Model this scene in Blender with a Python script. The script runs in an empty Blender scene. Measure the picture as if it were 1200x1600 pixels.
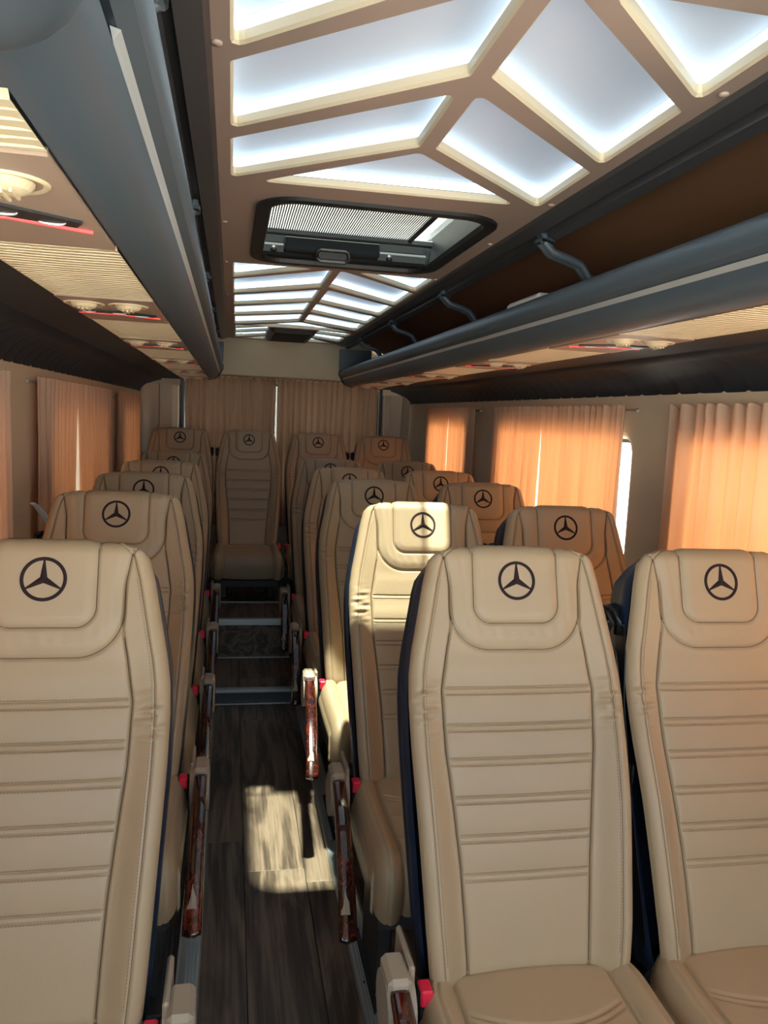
import bpy, math, random
import numpy as np
from mathutils import Vector, Matrix
from mathutils.geometry import delaunay_2d_cdt
random.seed(4)
scene = bpy.context.scene
COL = scene.collection
pi = math.pi

# ---------------------------------------------------------------- camera
H = 1.40                                   # eye height above the bus floor
cam_d = bpy.data.cameras.new('camera')
cam = bpy.data.objects.new('camera', cam_d)
COL.objects.link(cam)
scene.camera = cam
cam_d.sensor_fit = 'VERTICAL'
cam_d.sensor_height = 36.0
cam_d.lens = 1243.6 / 1600 * 36.0
cam_d.clip_start = 0.02
yaw, pit, rol = 0.1935, 0.1175, 0.0465
F = Vector((math.sin(yaw) * math.cos(pit), math.cos(yaw) * math.cos(pit), -math.sin(pit)))
Rt = Vector((math.cos(yaw), -math.sin(yaw), 0))
U = Rt.cross(F)
R2 = math.cos(rol) * Rt + math.sin(rol) * U
U2 = -math.sin(rol) * Rt + math.cos(rol) * U
cam.matrix_world = Matrix(((R2.x, U2.x, -F.x, 0), (R2.y, U2.y, -F.y, 0), (R2.z, U2.z, -F.z, H), (0, 0, 0, 1)))

# ---------------------------------------------------------------- world, sun, exposure
SUN_E, SKY_E, EXPO = 88.0, 4.3, 0.05
world = bpy.data.worlds.new('sky')
scene.world = world
world.use_nodes = True
bg = world.node_tree.nodes['Background']
bg.inputs[0].default_value = (0.72, 0.85, 1.0, 1)
bg.inputs[1].default_value = SKY_E
sun_d = bpy.data.lights.new('sun', 'SUN')
sun_d.energy = SUN_E
sun_d.angle = 0.03
sun_d.color = (1.0, 0.93, 0.80)
sun = bpy.data.objects.new('sun', sun_d)
COL.objects.link(sun)
sun.rotation_euler = Vector((0.012, 0.178, -1.0)).to_track_quat('-Z', 'Y').to_euler()
sun.location = (0.3, 0, 6)
scene.view_settings.view_transform = 'Standard'
scene.view_settings.look = 'None'
scene.view_settings.gamma = 1
scene.view_settings.use_curve_mapping = False
scene.view_settings.exposure = EXPO

# ---------------------------------------------------------------- materials
def mat(name, col, rough=0.5, metal=0.0, noise=None, bump=None, coat=0.0, spec=0.5, sheen=0.0):
    m = bpy.data.materials.new(name)
    m.use_nodes = True
    nt = m.node_tree
    b = nt.nodes['Principled BSDF']
    b.inputs['Base Color'].default_value = (*col, 1)
    b.inputs['Roughness'].default_value = rough
    b.inputs['Metallic'].default_value = metal
    b.inputs['Coat Weight'].default_value = coat
    b.inputs['Coat Roughness'].default_value = 0.04
    b.inputs['Specular IOR Level'].default_value = spec
    b.inputs['Sheen Weight'].default_value = sheen
    tc = nt.nodes.new('ShaderNodeTexCoord')
    if noise:
        sc, amt = noise
        n = nt.nodes.new('ShaderNodeTexNoise')
        n.inputs['Scale'].default_value = sc
        n.inputs['Detail'].default_value = 4
        nt.links.new(tc.outputs['Object'], n.inputs['Vector'])
        mx = nt.nodes.new('ShaderNodeMix')
        mx.data_type = 'RGBA'
        mx.inputs[6].default_value = (*[c * (1 - amt) for c in col], 1)
        mx.inputs[7].default_value = (*[min(1, c * (1 + amt)) for c in col], 1)
        nt.links.new(n.outputs['Fac'], mx.inputs[0])
        nt.links.new(mx.outputs[2], b.inputs['Base Color'])
    if bump:
        sc, st = bump
        n2 = nt.nodes.new('ShaderNodeTexNoise')
        n2.inputs['Scale'].default_value = sc
        n2.inputs['Detail'].default_value = 3
        nt.links.new(tc.outputs['Object'], n2.inputs['Vector'])
        bp = nt.nodes.new('ShaderNodeBump')
        bp.inputs['Strength'].default_value = st
        bp.inputs['Distance'].default_value = 0.002
        nt.links.new(n2.outputs['Fac'], bp.inputs['Height'])
        nt.links.new(bp.outputs['Normal'], b.inputs['Normal'])
    return m

def emit(name, col, strength):
    m = bpy.data.materials.new(name)
    m.use_nodes = True
    b = m.node_tree.nodes['Principled BSDF']
    b.inputs['Base Color'].default_value = (*col, 1)
    b.inputs['Roughness'].default_value = 0.5
    b.inputs['Emission Color'].default_value = (*col, 1)
    b.inputs['Emission Strength'].default_value = strength
    return m

def cloth(name, col, tcol, fac):
    m = bpy.data.materials.new(name)
    m.use_nodes = True
    nt = m.node_tree
    nt.nodes.remove(nt.nodes['Principled BSDF'])
    d = nt.nodes.new('ShaderNodeBsdfDiffuse')
    t = nt.nodes.new('ShaderNodeBsdfTranslucent')
    mx = nt.nodes.new('ShaderNodeMixShader')
    tc = nt.nodes.new('ShaderNodeTexCoord')
    n = nt.nodes.new('ShaderNodeTexNoise')
    mp = nt.nodes.new('ShaderNodeMapping')
    mp.inputs['Scale'].default_value = (1, 60, 2)
    nt.links.new(tc.outputs['Object'], mp.inputs['Vector'])
    nt.links.new(mp.outputs[0], n.inputs['Vector'])
    n.inputs['Scale'].default_value = 1.0
    for sh, c in ((d, col), (t, tcol)):
        mc = nt.nodes.new('ShaderNodeMix')
        mc.data_type = 'RGBA'
        mc.inputs[6].default_value = (*[x * 0.94 for x in c], 1)
        mc.inputs[7].default_value = (*[min(1, x * 1.05) for x in c], 1)
        nt.links.new(n.outputs['Fac'], mc.inputs[0])
        nt.links.new(mc.outputs[2], sh.inputs['Color'])
    mx.inputs[0].default_value = fac
    nt.links.new(d.outputs[0], mx.inputs[1])
    nt.links.new(t.outputs[0], mx.inputs[2])
    nt.links.new(mx.outputs[0], nt.nodes['Material Output'].inputs['Surface'])
    return m

def glass(name, tint, fac=0.08):
    m = bpy.data.materials.new(name)
    m.use_nodes = True
    nt = m.node_tree
    nt.nodes.remove(nt.nodes['Principled BSDF'])
    t = nt.nodes.new('ShaderNodeBsdfTransparent')
    g = nt.nodes.new('ShaderNodeBsdfGlossy')
    g.inputs['Roughness'].default_value = 0.02
    t.inputs[0].default_value = (*tint, 1)
    mx = nt.nodes.new('ShaderNodeMixShader')
    mx.inputs[0].default_value = fac
    nt.links.new(t.outputs[0], mx.inputs[1])
    nt.links.new(g.outputs[0], mx.inputs[2])
    nt.links.new(mx.outputs[0], nt.nodes['Material Output'].inputs['Surface'])
    return m

def wood(name, dark, light, rough, scale, rings, coat=0.0, bump=0.15, planks=False):
    m = bpy.data.materials.new(name)
    m.use_nodes = True
    nt = m.node_tree
    b = nt.nodes['Principled BSDF']
    b.inputs['Roughness'].default_value = rough
    b.inputs['Coat Weight'].default_value = coat
    b.inputs['Coat Roughness'].default_value = 0.03
    tc = nt.nodes.new('ShaderNodeTexCoord')
    oi = nt.nodes.new('ShaderNodeObjectInfo')
    va = nt.nodes.new('ShaderNodeVectorMath')
    va.operation = 'MULTIPLY_ADD'
    va.inputs[1].default_value = (1, 1, 1)
    cx = nt.nodes.new('ShaderNodeCombineXYZ')
    ml = nt.nodes.new('ShaderNodeMath')
    ml.operation = 'MULTIPLY'
    ml.inputs[1].default_value = 37.0 if planks else 0.0
    nt.links.new(oi.outputs['Random'], ml.inputs[0])
    for i in range(3):
        nt.links.new(ml.outputs[0], cx.inputs[i])
    nt.links.new(tc.outputs['Object'], va.inputs[0])
    nt.links.new(cx.outputs[0], va.inputs[2])
    mp = nt.nodes.new('ShaderNodeMapping')
    mp.inputs['Scale'].default_value = scale
    nt.links.new(va.outputs[0], mp.inputs['Vector'])
    n = nt.nodes.new('ShaderNodeTexNoise')
    n.inputs['Scale'].default_value = 1.0
    n.inputs['Detail'].default_value = 6
    n.inputs['Distortion'].default_value = 0.6
    nt.links.new(mp.outputs[0], n.inputs['Vector'])
    mr = nt.nodes.new('ShaderNodeMath')
    mr.operation = 'MULTIPLY'
    mr.inputs[1].default_value = rings
    nt.links.new(n.outputs['Fac'], mr.inputs[0])
    sn = nt.nodes.new('ShaderNodeMath')
    sn.operation = 'SINE'
    nt.links.new(mr.outputs[0], sn.inputs[0])
    n2 = nt.nodes.new('ShaderNodeTexNoise')
    n2.inputs['Scale'].default_value = 2.0
    n2.inputs['Detail'].default_value = 8
    mp2 = nt.nodes.new('ShaderNodeMapping')
    mp2.inputs['Scale'].default_value = (scale[0] * 6, scale[1] * 1.2, scale[2] * 6)
    nt.links.new(va.outputs[0], mp2.inputs['Vector'])
    nt.links.new(mp2.outputs[0], n2.inputs['Vector'])
    ad = nt.nodes.new('ShaderNodeMath')
    ad.operation = 'MULTIPLY_ADD'
    ad.inputs[1].default_value = 0.22
    nt.links.new(sn.outputs[0], ad.inputs[0])
    nt.links.new(n2.outputs['Fac'], ad.inputs[2])
    cr = nt.nodes.new('ShaderNodeValToRGB')
    cr.color_ramp.elements[0].color = (*dark, 1)
    cr.color_ramp.elements[0].position = 0.25
    cr.color_ramp.elements[1].color = (*light, 1)
    cr.color_ramp.elements[1].position = 0.8
    nt.links.new(ad.outputs[0], cr.inputs[0])
    nt.links.new(cr.outputs[0], b.inputs['Base Color'])
    if bump:
        bp = nt.nodes.new('ShaderNodeBump')
        bp.inputs['Strength'].default_value = bump
        bp.inputs['Distance'].default_value = 0.001
        nt.links.new(ad.outputs[0], bp.inputs['Height'])
        nt.links.new(bp.outputs['Normal'], b.inputs['Normal'])
    return m

M = {}
M['leather'] = mat('beige_leather', (0.400, 0.308, 0.193), 0.42, noise=(3.0, 0.07), bump=(260, 0.12), spec=0.4)
M['navy'] = mat('navy_leather', (0.012, 0.026, 0.055), 0.38, bump=(200, 0.1))
M['thread'] = mat('beige_thread', (0.27, 0.18, 0.105), 0.7)
M['seam'] = mat('dark_seam_ribbon', (0.10, 0.062, 0.038), 0.8)
M['emblem'] = mat('embroidered_brown', (0.028, 0.016, 0.018), 0.7, spec=0.15)
M['plastic_beige'] = mat('beige_plastic', (0.36, 0.31, 0.235), 0.5)
M['black'] = mat('black_plastic', (0.012, 0.012, 0.014), 0.4)
M['red'] = mat('red_button', (0.75, 0.02, 0.06), 0.4)
M['burl'] = wood('glossy_burl', (0.012, 0.004, 0.004), (0.22, 0.030, 0.010), 0.12, (14, 5, 14), 9, coat=1.0, bump=0)
M['chrome'] = mat('chrome', (0.75, 0.76, 0.78), 0.15, 1.0)
M['alu'] = mat('brushed_aluminium', (0.60, 0.66, 0.66), 0.38, 0.75)
M['frame_grey'] = mat('dark_steel', (0.05, 0.052, 0.055), 0.5, 0.3)
M['floor'] = wood('vinyl_oak', (0.062, 0.046, 0.032), (0.205, 0.158, 0.112), 0.40, (9, 1.2, 9), 30, bump=0.12, planks=True)
M['subfloor'] = mat('dark_underlay', (0.015, 0.013, 0.011), 0.8)
M['ceil'] = mat('taupe_ceiling', (0.385, 0.30, 0.252), 0.55, noise=(8, 0.04))
M['ceil_edge'] = mat('cream_bevel', (0.62, 0.54, 0.38), 0.45)
M['wallb'] = mat('beige_wall_trim', (0.60, 0.49, 0.355), 0.6, noise=(4, 0.05), bump=(300, 0.1))
M['bulk'] = mat('olive_beige_panel', (0.40, 0.335, 0.21), 0.5)
M['dark'] = mat('charcoal_leatherette', (0.013, 0.020, 0.028), 0.55, bump=(220, 0.12), spec=0.25)
M['rack'] = mat('slate_plastic', (0.062, 0.088, 0.110), 0.42)
M['rail'] = mat('grey_rail', (0.085, 0.090, 0.100), 0.35, 0.4)
M['silver'] = mat('silver_trim', (0.52, 0.56, 0.56), 0.35, 0.4)
M['lining'] = mat('brown_lining', (0.19, 0.095, 0.045), 0.85, noise=(3, 0.1))
M['cream'] = mat('cream_plastic', (0.66, 0.56, 0.36), 0.45)
M['psu'] = mat('taupe_plastic', (0.36, 0.265, 0.20), 0.45)
M['lens'] = mat('lamp_lens', (0.62, 0.66, 0.70), 0.25)
M['redline'] = emit('red_indicator', (1.0, 0.10, 0.10), 0.35)
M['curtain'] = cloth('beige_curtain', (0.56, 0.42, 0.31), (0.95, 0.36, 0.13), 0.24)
M['curtain_shaded'] = cloth('shaded_rear_curtain', (0.36, 0.265, 0.195), (0.80, 0.45, 0.25), 0.10)  # same curtain, rear dimness put into its colour and lower translucency
M['glass'] = glass('window_glass', (0.86, 0.90, 0.90))
M['hglass'] = glass('hatch_glass', (0.30, 0.33, 0.31), 0.05)
M['screen'] = mat('dark_screen', (0.008, 0.008, 0.010), 0.6, spec=0.1)
M['blind'] = mat('blind_thread', (0.03, 0.035, 0.045), 0.6)
M['hatch'] = mat('hatch_frame', (0.010, 0.014, 0.018), 0.45)
M['hatch2'] = mat('hatch_bar', (0.012, 0.016, 0.019), 0.7, spec=0.2)
M['white'] = mat('white_plastic', (0.8, 0.82, 0.80), 0.5)
M['concrete'] = mat('pale_concrete', (0.42, 0.42, 0.42), 0.9, noise=(1.5, 0.1))
M['render'] = mat('blocker_grey', (0.38, 0.37, 0.35), 0.9, noise=(1.2, 0.1))
M['led'] = emit('led_strip', (0.68, 0.86, 1.0), 1.45)
M['panel'] = emit('frosted_diffuser', (0.55, 0.74, 1.0), 0.25)
M['panel'].node_tree.nodes['Principled BSDF'].inputs['Base Color'].default_value = (0.55, 0.57, 0.60, 1)

# ---------------------------------------------------------------- helpers
def obj(name, verts, faces, m, parent=None, loc=(0, 0, 0), smooth=False, label=None, cat=None, group=None, kind=None):
    me = bpy.data.meshes.new(name)
    me.from_pydata([tuple(map(float, v)) for v in verts], [], faces)
    if isinstance(m, str):
        me.materials.append(M[m])
    if smooth:
        me.polygons.foreach_set('use_smooth', [True] * len(me.polygons))
    me.update()
    return inst(name, me, parent, loc, label, cat, group, kind)

def inst(name, me, parent=None, loc=(0, 0, 0), label=None, cat=None, group=None, kind=None):
    o = bpy.data.objects.new(name, me)
    COL.objects.link(o)
    o.location = loc
    if parent:
        o.parent = parent
    return tag(o, label, cat, group, kind)

def tag(o, label=None, cat=None, group=None, kind=None):
    if label: o['label'] = label
    if cat: o['category'] = cat
    if group: o['group'] = group
    if kind: o['kind'] = kind
    return o

def thing(name, label, cat, loc=(0, 0, 0), group=None):
    return inst(name, None, None, loc, label, cat, group)

class MB:
    """collects shapes of one part"""
    def __init__(self):
        self.v, self.f = [], []
    def add(self, v, f):
        n = len(self.v)
        self.v += [tuple(p) for p in v]
        self.f += [tuple(i + n for i in q) for q in f]
        return self
    def box(self, x0, x1, y0, y1, z0, z1, b=0.0):
        if b <= 0:
            v = [(x, y, z) for x in (x0, x1) for y in (y0, y1) for z in (z0, z1)]
            return self.add(v, [(0, 1, 3, 2), (4, 6, 7, 5), (0, 4, 5, 1), (2, 3, 7, 6), (0, 2, 6, 4), (1, 5, 7, 3)])
        # chamfered box: each face inset, joined
        v = []
        idx = {}
        for sx in (0, 1):
            for sy in (0, 1):
                for sz in (0, 1):
                    for ax in range(3):
                        p = [(x0, x1)[sx], (y0, y1)[sy], (z0, z1)[sz]]
                        s = (sx, sy, sz)
                        for k in range(3):
                            if k != ax:
                                p[k] += b if s[k] == 0 else -b
                        idx[(sx, sy, sz, ax)] = len(v)
                        v.append(tuple(p))
        f = []
        for ax in range(3):
            o1, o2 = [k for k in range(3) if k != ax]
            for s in (0, 1):
                q = []
                for a, c in ((0, 0), (1, 0), (1, 1), (0, 1)):
                    t = [0, 0, 0]; t[ax] = s; t[o1] = a; t[o2] = c
                    q.append(idx[(*t, ax)])
                f.append(tuple(q))
        for ax in range(3):
            o1, o2 = [k for k in range(3) if k != ax]
            for a in (0, 1):
                for c in (0, 1):
                    t0 = [0, 0, 0]; t0[o1] = a; t0[o2] = c; t0[ax] = 0
                    t1 = list(t0); t1[ax] = 1
                    f.append((idx[(*t0, o1)], idx[(*t1, o1)], idx[(*t1, o2)], idx[(*t0, o2)]))
        for sx in (0, 1):
            for sy in (0, 1):
                for sz in (0, 1):
                    f.append(tuple(idx[(sx, sy, sz, ax)] for ax in range(3)))
        return self.add(v, f)
    def tube(self, pts, r, n=8, cap=True, rx=None):
        """round (or elliptic) sweep along pts"""
        pts = [Vector(p) for p in pts]
        v, f = [], []
        up = Vector((0.13, 0.21, 0.97)).normalized()
        for i, p in enumerate(pts):
            d = (pts[min(i + 1, len(pts) - 1)] - pts[max(i - 1, 0)]).normalized()
            s = d.cross(up)
            if s.length < 0.05:
                s = d.cross(Vector((1, 0, 0)))
            s.normalize()
            t = s.cross(d)
            rr = r[i] if isinstance(r, (list, tuple)) else r
            for k in range(n):
                a = 2 * pi * k / n
                v.append(p + s * math.cos(a) * (rx or rr) + t * math.sin(a) * rr)
        for i in range(len(pts) - 1):
            for k in range(n):
                f.append((i * n + k, i * n + (k + 1) % n, (i + 1) * n + (k + 1) % n, (i + 1) * n + k))
        if cap:
            f.append(tuple(range(n))[::-1])
            f.append(tuple((len(pts) - 1) * n + k for k in range(n)))
        return self.add(v, f)
    def cyl(self, c, axis, r0, r1, h, n=24):
        c = Vector(c); ax = Vector(axis).normalized()
        s = ax.cross(Vector((0.3, 0.5, 0.8))).normalized(); t = ax.cross(s)
        v = []
        for k in range(n):
            a = 2 * pi * k / n
            d = s * math.cos(a) + t * math.sin(a)
            v += [c + d * r0, c + ax * h + d * r1]
        f = [(2 * k, 2 * ((k + 1) % n), 2 * ((k + 1) % n) + 1, 2 * k + 1) for k in range(n)]
        f += [tuple(2 * k for k in range(n))[::-1], tuple(2 * k + 1 for k in range(n))]
        return self.add(v, f)
    def lathe(self, c, axis, prof, n=28):
        """prof: (radius, height along axis)"""
        c = Vector(c); ax = Vector(axis).normalized()
        s = ax.cross(Vector((0.3, 0.5, 0.8))).normalized(); t = ax.cross(s)
        v, f = [], []
        for r, h in prof:
            for k in range(n):
                a = 2 * pi * k / n
                v.append(c + ax * h + (s * math.cos(a) + t * math.sin(a)) * r)
        for i in range(len(prof) - 1):
            for k in range(n):
                f.append((i * n + k, i * n + (k + 1) % n, (i + 1) * n + (k + 1) % n, (i + 1) * n + k))
        return self.add(v, f)
    def loft_y(self, prof, ys, disp=None, closed=False):
        """profile of (x, z) points carried along y"""
        v, f = [], []
        n = len(prof)
        for y in ys:
            for i, (x, z) in enumerate(prof):
                if disp:
                    dx, dz = disp(y, i)
                    v.append((x + dx, y, z + dz))
                else:
                    v.append((x, y, z))
        m = n if closed else n - 1
        for j in range(len(ys) - 1):
            for i in range(m):
                k = (i + 1) % n
                f.append((j * n + i, j * n + k, (j + 1) * n + k, (j + 1) * n + i))
        if closed:
            f.append(tuple(range(n))[::-1])
            f.append(tuple((len(ys) - 1) * n + i for i in range(n)))
        return self.add(v, f)
    def build(self, name, m, parent=None, loc=(0, 0, 0), smooth=False, **k):
        return obj(name, self.v, self.f, m, parent, loc, smooth, **k)
    def mesh(self, name, m, smooth=False):
        me = bpy.data.meshes.new(name)
        me.from_pydata([tuple(map(float, v)) for v in self.v], [], self.f)
        me.materials.append(M[m])
        if smooth:
            me.polygons.foreach_set('use_smooth', [True] * len(me.polygons))
        me.update()
        return me

def grid_faces(nu, nv):
    return [(j * nu + i, j * nu + i + 1, (j + 1) * nu + i + 1, (j + 1) * nu + i) for j in range(nv - 1) for i in range(nu - 1)]

def rrect(x0, x1, y0, y1, r, n=6):
    p = []
    for cx, cy, a0 in ((x1 - r, y0 + r, -pi / 2), (x1 - r, y1 - r, 0), (x0 + r, y1 - r, pi / 2), (x0 + r, y0 + r, pi)):
        for k in range(n + 1):
            a = a0 + pi / 2 * k / n
            p.append((cx + r * math.cos(a), cy + r * math.sin(a)))
    return p

def area2(p):
    return sum(p[i][0] * p[(i + 1) % len(p)][1] - p[(i + 1) % len(p)][0] * p[i][1] for i in range(len(p)))

def rounded(poly, r, n=4):
    """round the corners of a convex polygon"""
    if area2(poly) < 0:
        poly = poly[::-1]
    out = []
    m = len(poly)
    for i in range(m):
        a, b, c = Vector(poly[i - 1]), Vector(poly[i]), Vector(poly[(i + 1) % m])
        d1, d2 = (a - b).normalized(), (c - b).normalized()
        ang = math.acos(max(-1, min(1, d1.dot(d2))))
        t = min(r / math.tan(ang / 2), 0.4 * (a - b).length, 0.4 * (c - b).length)
        p, q = b + d1 * t, b + d2 * t
        for k in range(n + 1):
            s = k / n
            out.append(tuple(p * (1 - s) ** 2 + b * 2 * s * (1 - s) + q * s * s))
    return out

def offset(poly, d):
    """move an outline outwards by d"""
    if area2(poly) < 0:
        poly = poly[::-1]
    out = []
    m = len(poly)
    for i in range(m):
        a, b, c = Vector(poly[i - 1]), Vector(poly[i]), Vector(poly[(i + 1) % m])
        e1, e2 = (b - a).normalized(), (c - b).normalized()
        n1, n2 = Vector((e1.y, -e1.x)), Vector((e2.y, -e2.x))
        nn = (n1 + n2)
        nn = nn / max(0.35, nn.dot(n1)) if nn.length > 1e-6 else n1
        out.append(tuple(b + nn * d))
    return out

def inside(p, poly):
    x, y = p
    r = False
    for i in range(len(poly)):
        (x0, y0), (x1, y1) = poly[i - 1], poly[i]
        if (y0 > y) != (y1 > y) and x < (x1 - x0) * (y - y0) / (y1 - y0) + x0:
            r = not r
    return r

def plate(outer, holes, f, rings, edge_mats=None):
    """sheet with openings. f(a, b, depth) -> xyz ; rings [(offset, depth)...] make the reveals. returns verts, faces, material index"""
    v2, edges = [], []
    for loop in [outer] + [offset(h, rings[0][0]) if rings[0][0] else (h if area2(h) > 0 else h[::-1]) for h in holes]:
        n0 = len(v2)
        v2 += [Vector(p) for p in loop]
        edges += [(n0 + i, n0 + (i + 1) % len(loop)) for i in range(len(loop))]
    vo, eo, fo, _, _, _ = delaunay_2d_cdt(v2, edges, [], 0, 1e-6)
    first = [offset(h, rings[0][0]) if rings[0][0] else h for h in holes]
    V = [f(p.x, p.y, rings[0][1]) for p in vo]
    Fc, mi = [], []
    for t in fo:
        c = sum((vo[i] for i in t), Vector((0, 0))) / len(t)
        if inside(c, outer) and not any(inside(c, h) for h in first):
            Fc.append(tuple(t)); mi.append(0)
    for h in holes:
        loops = [offset(h, o) if o else (h if area2(h) > 0 else h[::-1]) for o, _ in rings]
        n = len(h)
        base = len(V)
        for (o, d), lp in zip(rings, loops):
            V += [f(p[0], p[1], d) for p in lp]
        for r in range(len(rings) - 1):
            for i in range(n):
                k = (i + 1) % n
                Fc.append((base + r * n + i, base + r * n + k, base + (r + 1) * n + k, base + (r + 1) * n + i)); mi.append(1)
    return V, Fc, mi

def plate_obj(name, outer, holes, f, rings, mats, **k):
    V, Fc, mi = plate(outer, holes, f, rings)
    o = obj(name, V, Fc, None, **k)
    for m in mats:
        o.data.materials.append(M[m])
    if len(mats) > 1:
        o.data.polygons.foreach_set('material_index', mi)
    return o

C = 0.325                 # centre line of the bus
WALL = 0.93               # half width at the side walls
YF, YR = -1.0, 5.70       # windscreen, rear wall
ZC = 1.879                # ceiling
def X(s, a): return C + s * a

# ================================================================ THE SETTING
S1, S2 = 0.065, 0.274            # heights of the two aisle steps
Y1, Y2 = 3.77, 4.30
fl = MB().box(X(-1, WALL), X(1, WALL), YF, Y1, -0.06, -0.004).build('floor', 'subfloor', kind='structure')
fs1 = MB().box(X(-1, WALL), X(1, WALL), Y1, Y2, -0.06, S1 - 0.004).build('floor_step', 'subfloor', kind='structure')
fs2 = MB().box(X(-1, WALL), X(1, WALL), Y2, YR, -0.06, S2 - 0.004).build('floor_platform', 'subfloor', kind='structure')
def planks(parent, y0, y1, z, L):
    xs = [X(-1, WALL) + 0.001]
    x = 0.07 - 0.185 * 4
    while x < X(1, WALL):
        if x > xs[0] + 0.02: xs.append(x)
        x += 0.185
    xs.append(X(1, WALL) - 0.001)
    for i in range(len(xs) - 1):
        y = y0 - random.random() * L * 0.9
        if abs(xs[i] - (-0.115)) < 0.01 and L > 1: y = y0 - 0.19
        if abs(xs[i] - 0.07) < 0.01 and L > 1: y = y0 - 0.37
        while y < y1:
            a, b = max(y, y0), min(y + L, y1)
            if b - a > 0.03:
                w, l = xs[i + 1] - xs[i] - 0.0016, b - a - 0.0016
                mb = MB().box(-w / 2, w / 2, -l / 2, l / 2, -0.004, 0.0, 0.0012)
                mb.build('plank', 'floor', parent, ((xs[i] + xs[i + 1]) / 2, (a + b) / 2, z))
            y += L
planks(fl, YF, Y1 - 0.001, 0.0, 1.23)
planks(fs1, Y1 + 0.03, Y2 - 0.001, S1, 0.9)
planks(fs2, Y2 + 0.03, YR - 0.02, S2, 0.9)
# vinyl on the risers
MB().box(-0.045, 0.345, Y1 - 0.004, Y1 - 0.0005, 0.001, S1 - 0.006).build('riser_cover', 'rail', fs1)
MB().box(-0.045, 0.345, Y2 - 0.004, Y2 - 0.0005, S1 + 0.001, S2 - 0.03).build('riser_cover', 'floor', fs2)
# aluminium nosings and foot strips, each with its screws
def strip(name, y0, y1, z0, z1, n):
    t = MB().box(-0.045, 0.345, y0, y1, z0, z1, 0.002).build(name, 'alu', kind='structure')
    for k in range(n):
        x = 0.0 + 0.30 * k / max(1, n - 1)
        MB().cyl((x, (y0 + y1) / 2, z1 - 0.0005), (0, 0, 1), 0.004, 0.003, 0.0015, 8).build('screw', 'frame_grey', t)
strip('trim_1', Y1 - 0.028, Y1 - 0.006, 0.0, 0.004, 3)
strip('trim_2', Y1 - 0.012, Y1 + 0.028, S1 - 0.012, S1 + 0.004, 2)
strip('trim_3', Y2 - 0.028, Y2 - 0.006, S1, S1 + 0.004, 3)
nos = MB().box(-0.045, 0.345, Y2 - 0.010, Y2 + 0.028, S2 - 0.030, S2 + 0.004, 0.002).build('trim_4', 'alu', kind='structure')
MB().cyl((0.31, Y2 - 0.009, S2 - 0.014), (0, -1, 0), 0.004, 0.003, 0.002, 8).build('screw', 'frame_grey', nos)
strip('trim_5', 4.690, 4.712, S2, S2 + 0.006, 2)
# ridged aluminium seat rails along the aisle
for i, (xo, sgn) in enumerate(((-0.045, -1), (0.335, 1))):
    p = [(0, 0), (0, 0.006), (0.004, 0.010)]
    for k in range(4):
        a = 0.006 + k * 0.008
        p += [(a, 0.010), (a + 0.004, 0.010), (a + 0.005, 0.006), (a + 0.007, 0.006)]
    p += [(0.040, 0.012), (0.050, 0.030), (0.056, 0.030), (0.056, 0)]
    mb = MB().loft_y([(xo + sgn * a, z + 0.001) for a, z in p], [-0.6, 0.9, 2.3, Y1 - 0.03], closed=True)
    r = mb.build('trim_%d' % (6 + i), 'alu', kind='structure')
    for k in range(9):
        MB().cyl((xo + sgn * (0.020 if k % 2 else 0.044), 0.8 + 0.33 * k, 0.008 if k % 2 else 0.0195), (0, 0, 1), 0.004, 0.003, 0.003, 8).build('screw', 'frame_grey', r)

# ---- side walls with window openings
ZT = 1.368
WIN = {1: [(-0.80, 0.40), (0.75, 2.04), (2.365, 3.60), (4.14, 4.95)],
       -1: [(-0.80, 0.40), (0.80, 2.25), (2.80, 4.05), (4.60, 5.36)]}
wn = 0
for s, nm in ((-1, 'wall_left'), (1, 'wall_right')):
    holes = [rrect(a, b, 0.80, ZT if a > 0 else 1.50, 0.055) for a, b in WIN[s]]
    outer = [(YF, -0.06), (YR, -0.06), (YR, 1.56), (YF, 1.56)]
    w = plate_obj(nm, outer, holes, lambda a, b, d, s=s: (X(s, WALL + d), a, b), [(0.024, 0), (0.011, 0.004), (0.003, 0.012), (0, 0.026)], ['wallb', 'wallb'], kind='structure')
    for a, b in WIN[s]:
        wn += 1
        zt = ZT if a > 0 else 1.50
        f = plate_obj('window_%d' % wn, offset(rrect(a, b, 0.80, zt, 0.055), 0.03), [offset(rrect(a, b, 0.80, zt, 0.055), -0.012)],
                      lambda p, q, d, s=s: (X(s, WALL + 0.027 + d), p, q), [(0, 0), (0, 0.02)], ['black'], kind='structure')
        lp = rrect(a - 0.01, b + 0.01, 0.79, zt + 0.01, 0.05)
        obj('pane', [(X(s, WALL + 0.037), p, q) for p, q in lp], [tuple(range(len(lp)))], 'glass', f)
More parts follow.
